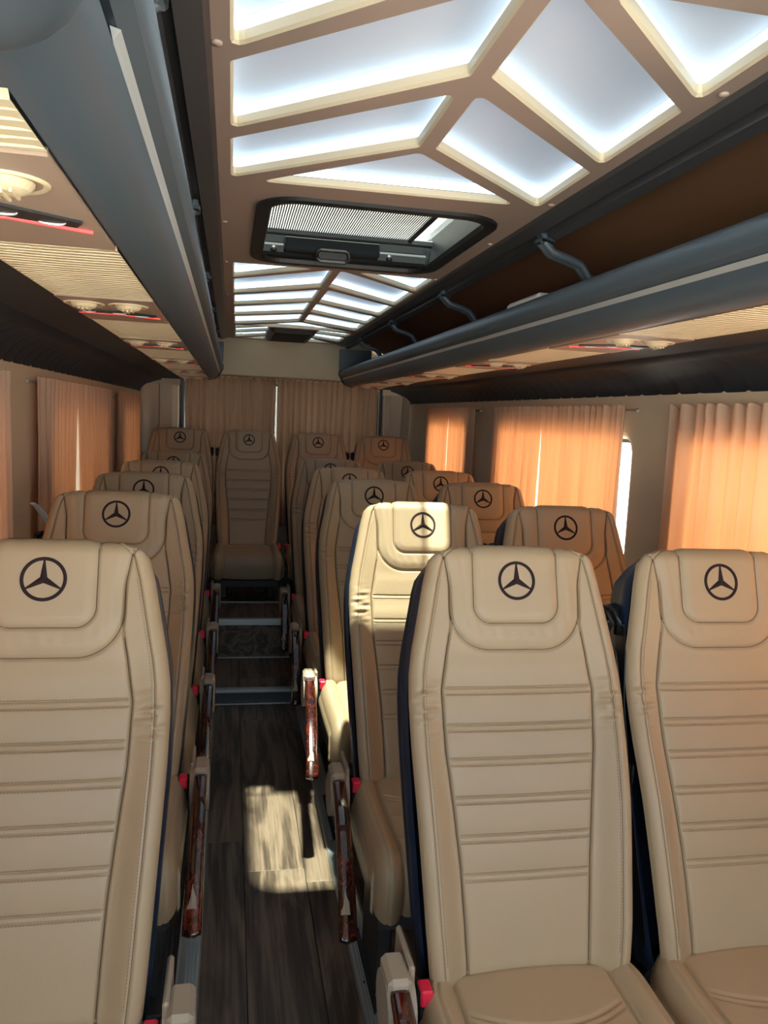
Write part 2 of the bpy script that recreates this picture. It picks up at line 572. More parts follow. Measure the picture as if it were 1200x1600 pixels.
# ---- front with windscreen, rear wall with the door windows
plate_obj('wall_front', [(X(-1, WALL), -0.06), (X(1, WALL), -0.06), (X(1, WALL), 1.98), (X(-1, WALL), 1.98)],
          [rrect(X(-1, 0.84), X(1, 0.84), 0.75, 1.72, 0.12)], lambda a, b, d: (a, YF - d, b), [(0.01, 0), (0, 0.05)], ['dark', 'dark'], kind='structure')
rw = plate_obj('wall_rear', [(X(-1, WALL), -0.06), (X(1, WALL), -0.06), (X(1, WALL), 1.98), (X(-1, WALL), 1.98)],
               [rrect(-0.335, 0.366 - 0.004, 0.80, 1.60, 0.03), rrect(0.366 + 0.004, 1.055, 0.80, 1.60, 0.03)],
               lambda a, b, d: (a, YR + 0.02 + d, b), [(0.01, 0), (0, 0.05)], ['wallb', 'wallb'], kind='structure')
for x0, x1 in ((-0.335, 0.362), (0.370, 1.055)):
    wn += 1
    f = plate_obj('window_%d' % wn, offset(rrect(x0, x1, 0.80, 1.60, 0.03), 0.02), [offset(rrect(x0, x1, 0.80, 1.60, 0.03), -0.012)],
                  lambda p, q, d: (p, YR + 0.072 + d, q), [(0, 0), (0, 0.02)], ['black'], kind='structure')
    lp = rrect(x0 - 0.01, x1 + 0.01, 0.79, 1.61, 0.03)
    obj('pane', [(p, YR + 0.082, q) for p, q in lp], [tuple(range(len(lp)))], 'glass', f)
for xa, n in ((-0.335, 8), (1.055, 9)):
    MB().box(xa - 0.012, xa + 0.012, YR - 0.004, YR + 0.019, 0.9, 1.62, 0.004).build('trim_%d' % n, 'black', kind='structure')
# side posts of the rear doors, padded
for s, n in ((-1, 10), (1, 11)):
    a0, a1 = (0.675, 0.925) if s < 0 else (0.745, 0.925)
    ys = [0.28, 0.9, 1.2, 1.50, 1.56]
    pr = [(a0, YR + 0.018), (a0 + 0.01, YR - 0.03), (a0 + 0.05, YR - 0.05), (a0 + 0.13, YR - 0.052), (a0 + 0.135, YR - 0.044), (a0 + 0.14, YR - 0.052), (a1, YR - 0.10)]
    v = [(X(s, a), y, z) for z in ys for a, y in pr]
    obj('trim_%d' % n, v, grid_faces(len(pr), len(ys)), 'wallb', kind='structure')

# ---- ceiling with openings for the light panels and the hatch
XL, XM0, XM1, XR = -0.008, 0.312, 0.350, 0.664
def par(x0, a0, a1, x1, b0, b1): return [(x0, a0), (x1, b0), (x1, b1), (x0, a1)]
CELLS = [
    ([(XL, 0.885), (0.24, 0.885), (XL, 1.138)], 'f'), (par(XL, 1.19, 1.446, XM0, 0.885, 1.134), 'f'), (par(XL, 1.51, 1.738, XM0, 1.206, 1.441), 'f'),
    ([(0.057, 1.752), (0.324, 1.479), (0.592, 1.738)], 'f'), (par(XM1, 1.201, 1.44, 0.652, 1.478, 1.735), 'f'), (par(XM1, 0.885, 1.129, 0.652, 1.164, 1.420), 'f'),
    ([(0.412, 0.885), (0.652, 0.885), (0.652, 1.110)], 'f'),
    ([(XL + .006, 2.715), (0.25, 2.715), (XL + .006, 3.0)], 'm'), (par(XL + .008, 3.045, 3.40, 0.318, 2.715, 3.082), 'm'), (par(XL + .011, 3.457, 3.764, 0.324, 3.149, 3.476), 'm'),
    (par(XL + .013, 3.832, 4.157, 0.325, 3.523, 3.887), 'm'), (par(XL + .017, 4.212, 4.578, 0.330, 3.94, 4.275), 'm'),
    ([(0.414, 2.72), (0.668, 2.73), (0.668, 3.015)], 'm'), (par(0.352, 2.717, 3.066, 0.672, 3.066, 3.42), 'm'), (par(0.360, 3.146, 3.498, 0.674, 3.472, 3.80), 'm'),
    (par(0.358, 3.548, 3.843, 0.674, 3.863, 4.174), 'm'), (par(0.362, 3.922, 4.257, 0.676, 4.212, 4.545), 'm'),
    ([(0.085, 4.60), (0.346, 4.30), (0.665, 4.63)], 'm'),
    ([(0.014, 4.635), (0.15, 4.62), (0.014, 4.775)], 'r'), (par(0.015, 4.82, 5.05, 0.195, 4.615, 4.845), 'r'), (par(0.016, 5.09, 5.35, 0.195, 4.885, 5.135), 'r'), ([(0.07, 5.40), (0.20, 5.19), (0.20, 5.40)], 'r'),
    (par(0.485, 4.64, 4.80, 0.672, 4.72, 4.90), 'r'), (par(0.485, 4.845, 5.08, 0.674, 4.97, 5.27), 'r'), ([(0.485, 5.15), (0.64, 5.40), (0.485, 5.40)], 'r')]
cells = [rounded(p, 0.008 if z != 'r' else 0.004, 3) for p, z in CELLS]
hatch_hole = rrect(0.062, 0.612, 1.862, 2.615, 0.09, 8)
CX0, CX1 = C - 0.370, C + 0.366
ceil = plate_obj('ceiling', [(CX0, YF), (CX1, YF), (CX1, 5.45), (CX0, 5.45)], cells + [hatch_hole], lambda a, b, d: (a, b, ZC + d),
                 [(0.005, 0), (0.001, 0.004), (0, 0.016), (0.013, 0.0162)], ['ceil', 'ceil_edge'], kind='structure')
for x, y in ((-0.030, 1.134), (0.676, 1.085), (0.676, 1.709), (-0.028, 2.148), (0.674, 2.126), (-0.028, 2.70), (0.676, 2.72), (-0.028, 3.45)):
    MB().lathe((x, y, ZC), (0, 0, -1), [(0.0075, 0), (0.0075, 0.002), (0.005, 0.004), (0.0005, 0.0045)], 14).build('screw_cap', 'ceil', ceil, smooth=True)
CNTC = {}
for p, (q, z) in zip(cells, CELLS):
    tri = len(q) == 3
    cx = sum(a for a, _ in p) / len(p); cy = sum(b for _, b in p) / len(p)
    side = 'single-seat' if cx < 0.30 else 'paired-seat'
    mid = tri and abs(cx - 0.34) < 0.06
    CNTC[(side, z, tri)] = CNTC.get((side, z, tri), 0) + 1
    nth = ('first', 'second', 'third', 'fourth')[CNTC[(side, z, tri)] - 1]
    if mid: lab = 'triangular frosted light panel in the middle of ceiling, %s' % {'f': 'pointing ahead from the roof hatch', 'm': 'just ahead of the folded monitor'}[z]
    elif z == 'f': lab = '%s frosted light panel on %s half of ceiling, %s ahead of roof hatch' % ('triangular' if tri else 'slanted', side, 'cut off farthest' if tri else ('closest' if cy > 1.3 else 'second'))
    elif z == 'm': lab = '%s frosted light panel on %s half of ceiling, %s behind roof hatch' % ('triangular' if tri else 'slanted', side, nth)
    else: lab = '%s frosted light strip on %s side of folded monitor, %s from hatch' % ('triangular' if tri else 'slanted', side, nth)
    t = thing('ceiling_light', lab, 'light', (cx, cy, ZC + 0.017), 'ceiling light panels')
    o = offset(p, 0.0125); n = len(o)
    o = [(a - cx, b - cy) for a, b in o]
    obj('diffuser', [(a, b, 0.024) for a, b in o], [tuple(range(n))], 'panel', t)
    obj('led_strip', [(a, b, 0.0035) for a, b in o] + [(a, b, 0.0235) for a, b in o], [(i, (i + 1) % n, n + (i + 1) % n, n + i) for i in range(n)], 'led', t)
# outer roof skin
plate_obj('roof', [(X(-1, 1.0), YF - 0.05), (X(1, 1.0), YF - 0.05), (X(1, 1.0), YR + 0.1), (X(-1, 1.0), YR + 0.1)], [offset(hatch_hole, -0.004)],
          lambda a, b, d: (a, b, 1.968 + d), [(0, 0), (0, 0.02)], ['white'], kind='structure')
# bulkhead above the rear curtain
MB().box(X(-1, 0.60), X(1, 0.60), 5.45, YR + 0.015, 1.635, 1.962, 0.006).build('wall_bulkhead', 'bulk', kind='structure')
# brown roof lining behind the racks, quilted charcoal coves below them
k = 0
for s in (-1, 1):
    pr = [(0.46, 1.905), (0.55, 1.900), (0.66, 1.880), (0.76, 1.840), (0.84, 1.785), (0.90, 1.715), (0.935, 1.63), (0.945, 1.52)]
    MB().loft_y([(X(s, a), z) for a, z in pr], [YF, 2, 5.45, YR]).build('ceiling_lining', 'lining', smooth=True, kind='structure')
    pr = [(0.650, 1.601), (0.795, 1.601), (0.80, 1.598), (0.803, 1.590), (0.84, 1.580), (0.875, 1.566), (0.905, 1.545), (0.925, 1.520), (0.932, 1.500), (0.932, 1.494), (0.944, 1.494)]
    ys = list(np.arange(0.4, 5.71, 0.0125))
    def quilt(y, i, s=s):
        d = abs((y % 0.105) - 0.0525)
        g = math.exp(-((0.0525 - d) / 0.006) ** 2)
        w = {4: .6, 5: 1, 6: 1, 7: .8, 8: .3}.get(i, 0)
        b = 0.004 * math.cos(pi * d / 0.105) if w else 0
        return (s * 0.0025 * g * w, 0.0025 * g * w)
    k += 1
    MB().loft_y([(X(s, a), z) for a, z in pr], ys, quilt).build('trim_%d' % (11 + k), 'dark', smooth=True, kind='structure')
    # slotted grey rail between ceiling and rack
    pr = [(0.362, 1.8785), (0.370, 1.8735), (0.404, 1.864), (0.407, 1.876), (0.420, 1.876), (0.423, 1.857), (0.444, 1.850), (0.450, 1.856), (0.455, 1.878), (0.462, 1.91), (0.362, 1.91)]
    MB().loft_y([(X(s, a), z) for a, z in pr], [YF, 5.448], closed=True).build('trim_%d' % (13 + k), 'rail', kind='structure')

# ---- ground outside; unseen walls and canopies added to dim left and rear windows
gz = -0.62
obj('ground', [(-40, -40, gz), (40, -40, gz), (40, 40, gz), (-40, 40, gz)], [(0, 1, 2, 3)], 'concrete', kind='structure')
MB().box(-2.5, -2.2, -1.0, 7.0, gz, 4.2).build('light_blocker_wall_left', 'render', kind='structure')
MB().box(-2.2, 3.2, 6.7, 7.0, gz, 4.2).build('light_blocker_wall_rear', 'render', kind='structure')
MB().box(-2.2, -1.5, 0.2, 6.7, 2.65, 2.75).build('light_blocker_canopy_left', 'render', kind='structure')
MB().box(-1.5, 3.2, 5.6, 6.7, 2.65, 2.75).build('light_blocker_canopy_rear', 'render', kind='structure')

# ================================================================ LUGGAGE RACKS
RY0, RY1 = 0.50, 5.43
VENT_Y = [0.80, 1.68, 2.56, 3.44, 4.32, 5.12]
def rack(s, label):
    t = thing('luggage_rack', label, 'luggage rack', (C + s * 0.66, 0.5, 1.60))
    L = (-(C + s * 0.66), -0.5, -1.60)
    def P(pr): return [(X(s, a), z) for a, z in pr]
    ys = [RY0, 1.5, 3.0, 4.4, RY1]
    def smoothp(pts, k=6):
        out = []
        for i in range(len(pts) - 1):
            p0, p1, p2, p3 = pts[max(i - 1, 0)], pts[i], pts[i + 1], pts[min(i + 2, len(pts) - 1)]
            for q in range(k):
                w = q / k
                out.append(tuple(0.5 * (2 * p1[j] + (p2[j] - p0[j]) * w + (2 * p0[j] - 5 * p1[j] + 4 * p2[j] - p3[j]) * w * w + (3 * p1[j] - p0[j] - 3 * p2[j] + p3[j]) * w ** 3) for j in (0, 1)))
        return out + [pts[-1]]
    fas = smoothp([(0.471, 1.599), (0.455, 1.600), (0.435, 1.609), (0.419, 1.624), (0.4095, 1.6435)], 8)
    MB().loft_y(P([(0.66, 1.604), (0.473, 1.604)] + fas + [(0.412, 1.645), (0.425, 1.640), (0.475, 1.612), (0.66, 1.612)]), [0.46] + ys[1:], closed=True).build('fascia', 'rack', t, L)
    MB().loft_y(P([(0.4095, 1.6437), (0.4075, 1.648), (0.4045, 1.6530), (0.412, 1.655)]), [0.60] + ys[1:], closed=True).build('trim_strip', 'silver', t, L)
    lip = [(0.407, 1.6545)] + [(0.4075 + 0.0215 * math.cos(q), 1.683 + 0.027 * math.sin(q)) for q in np.linspace(pi * 1.28, pi * 0.02, 34)] + [(0.428, 1.66)]
    MB().loft_y(P(lip), [0.30] + ys[1:], closed=True).build('lip_tube', 'rack', t, L, smooth=False)
    MB().loft_y(P([(0.425, 1.642), (0.91, 1.642), (0.91, 1.650), (0.425, 1.650)]), ys, closed=True).build('tray', 'dark', t, L)
    cap = [(0.885, 1.605), (0.47, 1.596), (0.43, 1.607), (0.408, 1.625), (0.396, 1.65), (0.382, 1.675), (0.384, 1.702), (0.40, 1.715), (0.60, 1.72), (0.885, 1.72)]
    MB().loft_y(P(cap), [RY1, RY1 + 0.018], closed=True).build('end_cap', 'dark', t, L)
    MB().loft_y(P([(0.385, 1.712), (0.60, 1.712), (0.60, 1.846), (0.385, 1.846)]), [RY1 - 0.02, RY1 + 0.015], closed=True).build('end_panel', 'rack', t, L)
    # ribbed cream panels between the service units
    edges = [0.59] + [q for v in VENT_Y for q in (v - 0.09, v + 0.30)] + [RY1]
    for i in range(0, len(edges) - 1, 2):
        y0, y1 = edges[i], min(edges[i + 1], RY1)
        if y1 - y0 < 0.03: continue
        n = max(6, int((y1 - y0) / 0.0015))
        aa = np.linspace(0.474, 0.652, 9)
        v = []
        for j in range(n + 1):
            y = y0 + (y1 - y0) * j / n
            for ia, a in enumerate(aa):
                q = (y + 0.10 * (a - 0.563) ** 2 * 8)
                e = min(1, min(j, n - j) / 3)
                v.append((X(s, a), y, 1.6035 - e * (0.0052 if (q / 0.0205) % 1.0 > 0.26 or ia in (0, 8) else 0.0004)))
        obj('ribbed_panel', v, grid_faces(9, n + 1), 'cream', t, L)
    # S-shaped brackets from ceiling rail to tray
    for y in (0.97, 1.925, 2.88, 3.83, 4.78):
        q = [(0.418, 1.868), (0.420, 1.848), (0.445, 1.823), (0.485, 1.812), (0.520, 1.800), (0.545, 1.770), (0.556, 1.72), (0.558, 1.655)]
        q2 = []
        for i in range(len(q) - 1):
            for k in range(3):
                f = k / 3
                q2.append(tuple(q[i][j] * (1 - f) + q[i + 1][j] * f for j in (0, 1)))
        q2.append(q[-1])
        b = MB()
        for o in (-0.011, 0.011):
            b.tube([(X(s, a), y + o, z) for a, z in q2], 0.0105, 10)
        b.box(min(X(s, .405), X(s, .445)), max(X(s, .405), X(s, .445)), y - 0.022, y + 0.022, 1.842, 1.858, 0.004)
        br = b.build('bracket', 'rack', t, L, smooth=True)
        MB().lathe((X(s, 0.425), y - 0.014, 1.842), (0, 0, -1), [(0.005, 0), (0.004, 0.003), (0.0005, 0.004)], 10).build('screw', 'chrome', br, L if False else (0, 0, 0))
    return t
rack_left = rack(-1, 'slate grey overhead luggage rack above the single seats')
rack(1, 'slate grey overhead luggage rack above the paired seats')
ROWN = ['front', 'second', 'third', 'fourth', 'fifth', 'rearmost']
def service_unit(s, yv, i):
    t = thing('service_unit', 'taupe vent and lamp unit above the %s, %s from the windscreen' % ('single seats' if s < 0 else 'paired seats', ROWN[i]), 'service unit', (X(s, 0.579), yv, 1.6015), 'overhead service units')
    def q(a, y, z=0): return (s * (a - 0.579), y, z)
    o = rounded([q(a, y)[:2] for a, y in ((0.475, -0.088), (0.652, -0.088), (0.652, 0.298 if yv < 5 else 0.27), (0.475, 0.298 if yv < 5 else 0.27))], 0.004)
    n = len(o)
    obj('panel', [(a, b, -0.005) for a, b in o] + [(a, b, 0.002) for a, b in o], [tuple(range(n))[::-1]] + [(j, (j + 1) % n, n + (j + 1) % n, n + j) for j in range(n)], 'psu', t)
    for a in (0.530, 0.613):
        c = q(a, 0.0, -0.005)
        v = MB().lathe(c, (0, 0, -1), [(0.0385, -0.002), (0.0385, 0.001), (0.036, 0.003), (0.032, 0.001)], 28).build('air_vent', 'cream', t, smooth=True)
        MB().lathe(c, (0, 0, -1), [(0.032, 0.001), (0.027, 0.0004), (0.0005, 0.0004)], 28).build('dish', 'psu', v, smooth=True)
        lv = MB()
        lv.lathe(c, (0, 0, -1), [(0.0255, 0.0), (0.025, 0.003), (0.021, 0.008), (0.012, 0.0115), (0.0005, 0.0125)], 22)
        for k in range(-2, 3):
            w = 0.75 * math.sqrt(max(0, 0.022 ** 2 - (k * 0.008) ** 2))
            lv.box(c[0] + k * 0.008 - 0.0013, c[0] + k * 0.008 + 0.0013, c[1] - w, c[1] + w, c[2] - 0.0145 + k * k * 0.0018, c[2] - 0.001)
        lv.build('louver', 'cream', v, smooth=False)
    # black lamp lens with two lamps and the red line
    pl = [q(a, y)[:2] for a, y in ((0.648, 0.085), (0.560, 0.085), (0.488, 0.140), (0.498, 0.165), (0.566, 0.135), (0.648, 0.135))]
    n = len(pl)
    if s < 0: pl = pl[::-1]
    lb = obj('lamp_bar', [(a, b, -0.0080) for a, b in pl] + [(a, b, -0.004) for a, b in pl], [tuple(range(n)), tuple(range(n, 2 * n))[::-1]] + [(j, (j + 1) % n, n + (j + 1) % n, n + j) for j in range(n)], 'black', t)
    for a, y in ((0.622, 0.106), (0.562, 0.112), (0.520, 0.142)):
        m = MB()
        pts = [q(a + 0.014 * math.cos(f), y + 0.010 * math.sin(f), -0.0080) for f in np.linspace(0.2, pi - 0.2, 9)]
        m.tube(pts, [0.0008, 0.0014, 0.0018, 0.002, 0.002, 0.002, 0.0018, 0.0014, 0.0008], 6)
        m.build('reading_lamp', 'lens', lb)
    MB().tube([q(a, y, -0.006) for a, y in ((0.648, 0.146), (0.566, 0.146), (0.505, 0.180), (0.486, 0.191))], 0.0028, 6).build('red_strip', 'redline', t)
for s in (-1, 1):
    for i, yv in enumerate(VENT_Y):
        service_unit(s, yv, i)
# rounded grey moulding at the front end of the left rack
mb = MB()
n = 14
def se(u, p=4.0):
    return (math.copysign(abs(math.cos(u)) ** (2 / p), math.cos(u)), math.copysign(abs(math.sin(u)) ** (2 / p), math.sin(u)))
prof = []
for z, k in ((1.70, 1.0), (1.600, 1.0), (1.586, 0.993), (1.575, 0.975), (1.569, 0.945), (1.567, 0.90), (1.566, 0.5)):
    prof.append([(-0.325 + 0.282 * k * cx_, 0.15 + 0.345 * k * cy_, z) for cx_, cy_ in (se(2 * pi * i / 48, 4.2) for i in range(48))])
v = [p for ring in prof for p in ring]
f = [(r * 48 + i, r * 48 + (i + 1) % 48, (r + 1) * 48 + (i + 1) % 48, (r + 1) * 48 + i) for r in range(len(prof) - 1) for i in range(48)] + [tuple((len(prof) - 1) * 48 + i for i in range(48))]
obj('end_moulding', v, f, 'rack', rack_left, (-(C - 0.66), -0.5, -1.60), smooth=True)
# a pale item left in the rack
MB().box(0.762, 0.86, 1.98, 2.22, 1.651, 1.738, 0.008).build('storage_box', 'white', label='small pale box lying in the open luggage rack', cat='box')

# ================================================================ ROOF HATCH, MONITOR
h = thing('roof_hatch', 'black framed glass roof hatch with striped blind and handle', 'roof hatch', (0.337, 2.24, ZC))
L = (-0.337, -2.24, -ZC)
ho = offset(hatch_hole, 0.016)
V, Fc, _ = plate(ho, [offset(hatch_hole, -0.016)], lambda a, b, d: (a, b, ZC - 0.008 + d), [(0, 0), (-0.004, 0.012), (0.004, 0.088)])
nb = len(V); V += [(a, b, ZC - 0.008) for a, b in ho] + [(a, b, ZC + 0.0) for a, b in ho]
Fc += [(nb + i, nb + (i + 1) % len(ho), nb + len(ho) + (i + 1) % len(ho), nb + len(ho) + i) for i in range(len(ho))]
obj('frame', V, Fc, 'hatch', h, L)
g = offset(hatch_hole, -0.006)
obj('glass_pane', [(a, b, 1.966) for a, b in g], [tuple(range(len(g)))], 'hglass', h, L)
bl = MB()
nb_ = 66
for k in range(nb_):
    x = 0.085 + 0.435 * k / (nb_ - 1)
    bl.box(x - 0.0017, x + 0.0017, 1.885, 2.475, 1.9425, 1.9435)
tag(bl.build('blind', 'blind', h, L), 'fine striped pull blind')
MB().box(0.520, 0.534, 1.885, 2.49, 1.938, 1.950, 0.003).build('blind_rail', 'hatch', h, L)
MB().box(0.066, 0.606, 2.475, 2.497, 1.930, 1.950, 0.004).build('blind_rail', 'hatch', h, L)
# crossbar with grip on the far side of the well
MB().box(0.072, 0.604, 2.535, 2.60, 1.882, 1.918, 0.008).build('ledge', 'hatch2', h, L)
MB().box(0.076, 0.600, 2.560, 2.602, 1.918, 1.950, 0.006).build('well_panel', 'hatch2', h, L)
cb = MB().box(0.145, 0.440, 2.500, 2.552, 1.890, 1.936, 0.006).build('crossbar', 'hatch2', h, L)
gr = MB()
gr.tube([(0.245 + 0.095 * 0.5 + 0.0475 * sx, 2.494, z) for sx, z in ((-0.8, 1.900), (-1, 1.893), (-1, 1.873), (-0.8, 1.866), (0, 1.866), (0.8, 1.866), (1, 1.873), (1, 1.893), (0.8, 1.900), (0, 1.900), (-0.8, 1.900))], 0.007, 8, cap=False)
gr.box(0.250, 0.335, 2.496, 2.503, 1.868, 1.899)
gr.build('grip', 'black', cb, (0, 0, 0))
for x in (0.115, 0.475):
    MB().lathe((x, 2.537, 1.898), (0, -1, 0), [(0.010, 0), (0.010, 0.006), (0.006, 0.010), (0.0005, 0.011)], 16).build('knob', 'black', h, L, smooth=True)
mo = thing('folded_monitor', 'dark monitor folded flat in taupe frame at rear of ceiling', 'monitor', (0.338, 4.96, ZC))
Lm = (-0.338, -4.96, -ZC)
V, Fc, _ = plate(rrect(0.215, 0.462, 4.66, 5.27, 0.02), [rrect(0.232, 0.445, 4.70, 5.23, 0.01)], lambda a, b, d: (a, b, ZC - 0.022 + d), [(0, 0), (-0.004, 0.010)])
o = rrect(0.215, 0.462, 4.66, 5.27, 0.02); nb = len(V)
V += [(a, b, ZC - 0.022) for a, b in o] + [(a, b, ZC) for a, b in offset(o, 0.012)]
Fc += [(nb + i, nb + (i + 1) % len(o), nb + len(o) + (i + 1) % len(o), nb + len(o) + i) for i in range(len(o))]
obj('housing', V, Fc, 'frame_grey', mo, Lm)
MB().box(0.2325, 0.4445, 4.701, 5.229, ZC - 0.0235, ZC - 0.010, 0.002).build('screen', 'screen', mo, Lm)

# ================================================================ CURTAINS
def curtain(name, f, w0, w1, zt, zb, label, group=None, amp=0.014, lam=0.05, seed=0, pull0=0.0, pull1=0.0, head=True, rowz=26, m='curtain'):
    """f(u, out, z) -> xyz; w0..w1 the width along the rod; pull narrows the lower part at either end"""
    rnd = random.Random(seed)
    nu = int((w1 - w0) / lam * 14) + 2
    ph, acc = [], 0.0
    kn = [rnd.uniform(0.7, 1.35) for _ in range(200)]
    for i in range(nu):
        acc += 2 * pi * (w1 - w0) / lam / nu * kn[int(i / 14) % 200]
        ph.append(acc)
    am = [rnd.uniform(0.55, 1.1) for _ in range(200)]
    v = []
    for j in range(rowz):
        tt = (j / (rowz - 1))
        if head: tt = tt ** 1.35
        z = zt - (zt - zb) * tt
        e0 = w0 + pull0 * math.sin(min(1, tt * 1.6) * pi / 2)
        e1 = w1 - pull1 * math.sin(min(1, tt * 1.6) * pi / 2)
        hd = max(0, 1 - (zt - z) / 0.045)
        for i in range(nu):
            u = i / (nu - 1)
            A = amp * am[int(i / 14) % 200] * (0.75 + 0.35 * tt)
            p = ph[i]
            out = A * math.sin(p) + 0.3 * A * math.sin(2.3 * p + 1 + tt * 1.5) * tt
            zz = z + hd * 0.009 * math.sin(p + 0.9)
            du = 0.004 * math.sin(p * 0.5 + 4 * tt) * tt
            if hd > 0.2: out *= 1.15
            v.append(f(e0 + (e1 - e0) * u + du, max(-0.012, min(0.017, out)), zz))
    return obj(name, v, grid_faces(nu, rowz), m, smooth=True, label=label, cat='curtain', group=group)
def sidef(s, a=0.908): return lambda u, o, z: (X(s, a) - s * o, u, z)
ZR = 1.468
curtain('curtain', sidef(1), 0.80, 2.10, ZR, 0.76, 'beige curtain glowing orange, beside the frontmost pair of seats', seed=1, lam=0.062, amp=0.015)
curtain('curtain', sidef(1), 2.365, 3.045, ZR, 0.76, 'beige curtain glowing orange, nearer windscreen of the middle window pair', seed=2, pull1=0.015, pull0=0.01)
curtain('curtain', sidef(1), 3.050, 3.655, ZR, 0.76, 'beige curtain glowing orange, nearer the back of the middle window pair', seed=3, lam=0.04, pull0=0.012)
curtain('curtain', sidef(1), 3.965, 4.47, ZR, 0.76, 'narrow orange glowing curtain on rearmost window, half toward windscreen', seed=4, lam=0.042, pull1=0.008)
curtain('curtain', sidef(1), 4.475, 5.00, ZR, 0.76, 'narrow orange glowing curtain on rearmost window, half toward back', seed=5, lam=0.042)
curtain('curtain', sidef(-1), 0.80, 2.28, ZR, 0.76, 'beige curtain beside the frontmost single seat', seed=6, lam=0.055)
curtain('curtain', sidef(-1), 2.60, 3.215, ZR, 0.76, 'pinkish beige curtain beside single seats with slim gap behind it', seed=7, lam=0.06, pull1=0.06, pull0=0.01)
curtain('curtain', sidef(-1), 3.225, 4.09, ZR, 0.76, 'pinkish beige curtain beside single seats, rear half of its window', seed=8, lam=0.06, pull0=0.05)
curtain('curtain', sidef(-1), 4.39, 5.42, ZR, 0.76, 'pinkish beige curtain on the rearmost window by the single seats', seed=9, lam=0.06)
rearf = lambda u, o, z: (u, YR - 0.036 + o, z)
curtain('curtain', rearf, -0.318, 0.302, 1.634, 0.60, 'dim beige rear door curtain behind the single and middle rear seats', seed=10, lam=0.048, amp=0.013, pull1=0.004, pull0=0.006, m='curtain_shaded')
curtain('curtain', rearf, 0.310, 1.030, 1.634, 0.60, 'dim beige rear door curtain behind the paired rear seats', seed=11, lam=0.045, amp=0.013, pull0=0.004, pull1=0.006, m='curtain_shaded')
for s, spans in ((1, [(0.70, 2.12), (2.33, 3.70), (3.94, 5.03)]), (-1, [(0.70, 2.31), (2.57, 4.12), (4.36, 5.45)])):
    for i, (a, b) in enumerate(spans):
        r = MB().tube([(X(s, 0.9255), a, ZR - 0.008), (X(s, 0.9255), b, ZR - 0.008)], 0.0035, 8)
        for y in (a, b):
            r.cyl((X(s, 0.9295), y, ZR - 0.008), (-s, 0, 0), 0.008, 0.006, 0.008, 12)
        r.build('curtain_rod', 'plastic_beige', label='thin curtain rod over %s window on the %s side' % (('front', 'middle', 'rear')[i], 'paired-seat' if s > 0 else 'single-seat'), cat='curtain rod', group='curtain rods')
tb = MB()
pts = [(-0.572 + 0.03 * k / 8, 2.50 + 0.16 * (k / 8) ** 1.5, 1.10 - 0.115 * (k / 8) ** 1.6) for k in range(9)]
tb.tube(pts, 0.004, 8, rx=0.013)
tb.build('curtain_tie', 'lens', label='pale curved tie-back strap on the wall beside single seats', cat='strap')

# ================================================================ SEATS
TH = math.radians(17.0)
ST, CT = math.sin(TH), math.cos(TH)
HV = np.array([-0.78, -0.72, -0.66, -0.60, -0.50, -0.40, -0.30, -0.22, -0.17, -0.13, -0.063, 0.0, 0.035, 0.055, 0.068, 0.075])
HW = np.array([0.170, 0.176, 0.183, 0.188, 0.194, 0.200, 0.205, 0.2065, 0.2045, 0.199, 0.186, 0.174, 0.165, 0.156, 0.144, 0.134])
SV = np.array([-0.78, -0.66, -0.60, -0.50, -0.40, -0.30, -0.20, -0.13, -0.08, 0.0, 0.08])
SW = np.array([0.110, 0.112, 0.115, 0.121, 0.131, 0.142, 0.146, 0.135, 0.126, 0.128, 0.124])
SEAMS = [-0.197, -0.262, -0.321, -0.386, -0.451, -0.515]
def sstep(a, b, x):
    t = np.clip((x - a) / (b - a), 0, 1)
    return t * t * (3 - 2 * t)
def sd_u(u, v, hw, bot, r):
    """distance inside (+) a U-shaped pad with rounded bottom corners"""
    du = np.abs(u) - (hw - r)
    dv = (bot + r) - v
    o = np.sqrt(np.maximum(du, 0) ** 2 + np.maximum(dv, 0) ** 2) + np.minimum(np.maximum(du, dv), 0) - r
    return -o
def ga(x, s): return np.exp(-(x / s) ** 2)
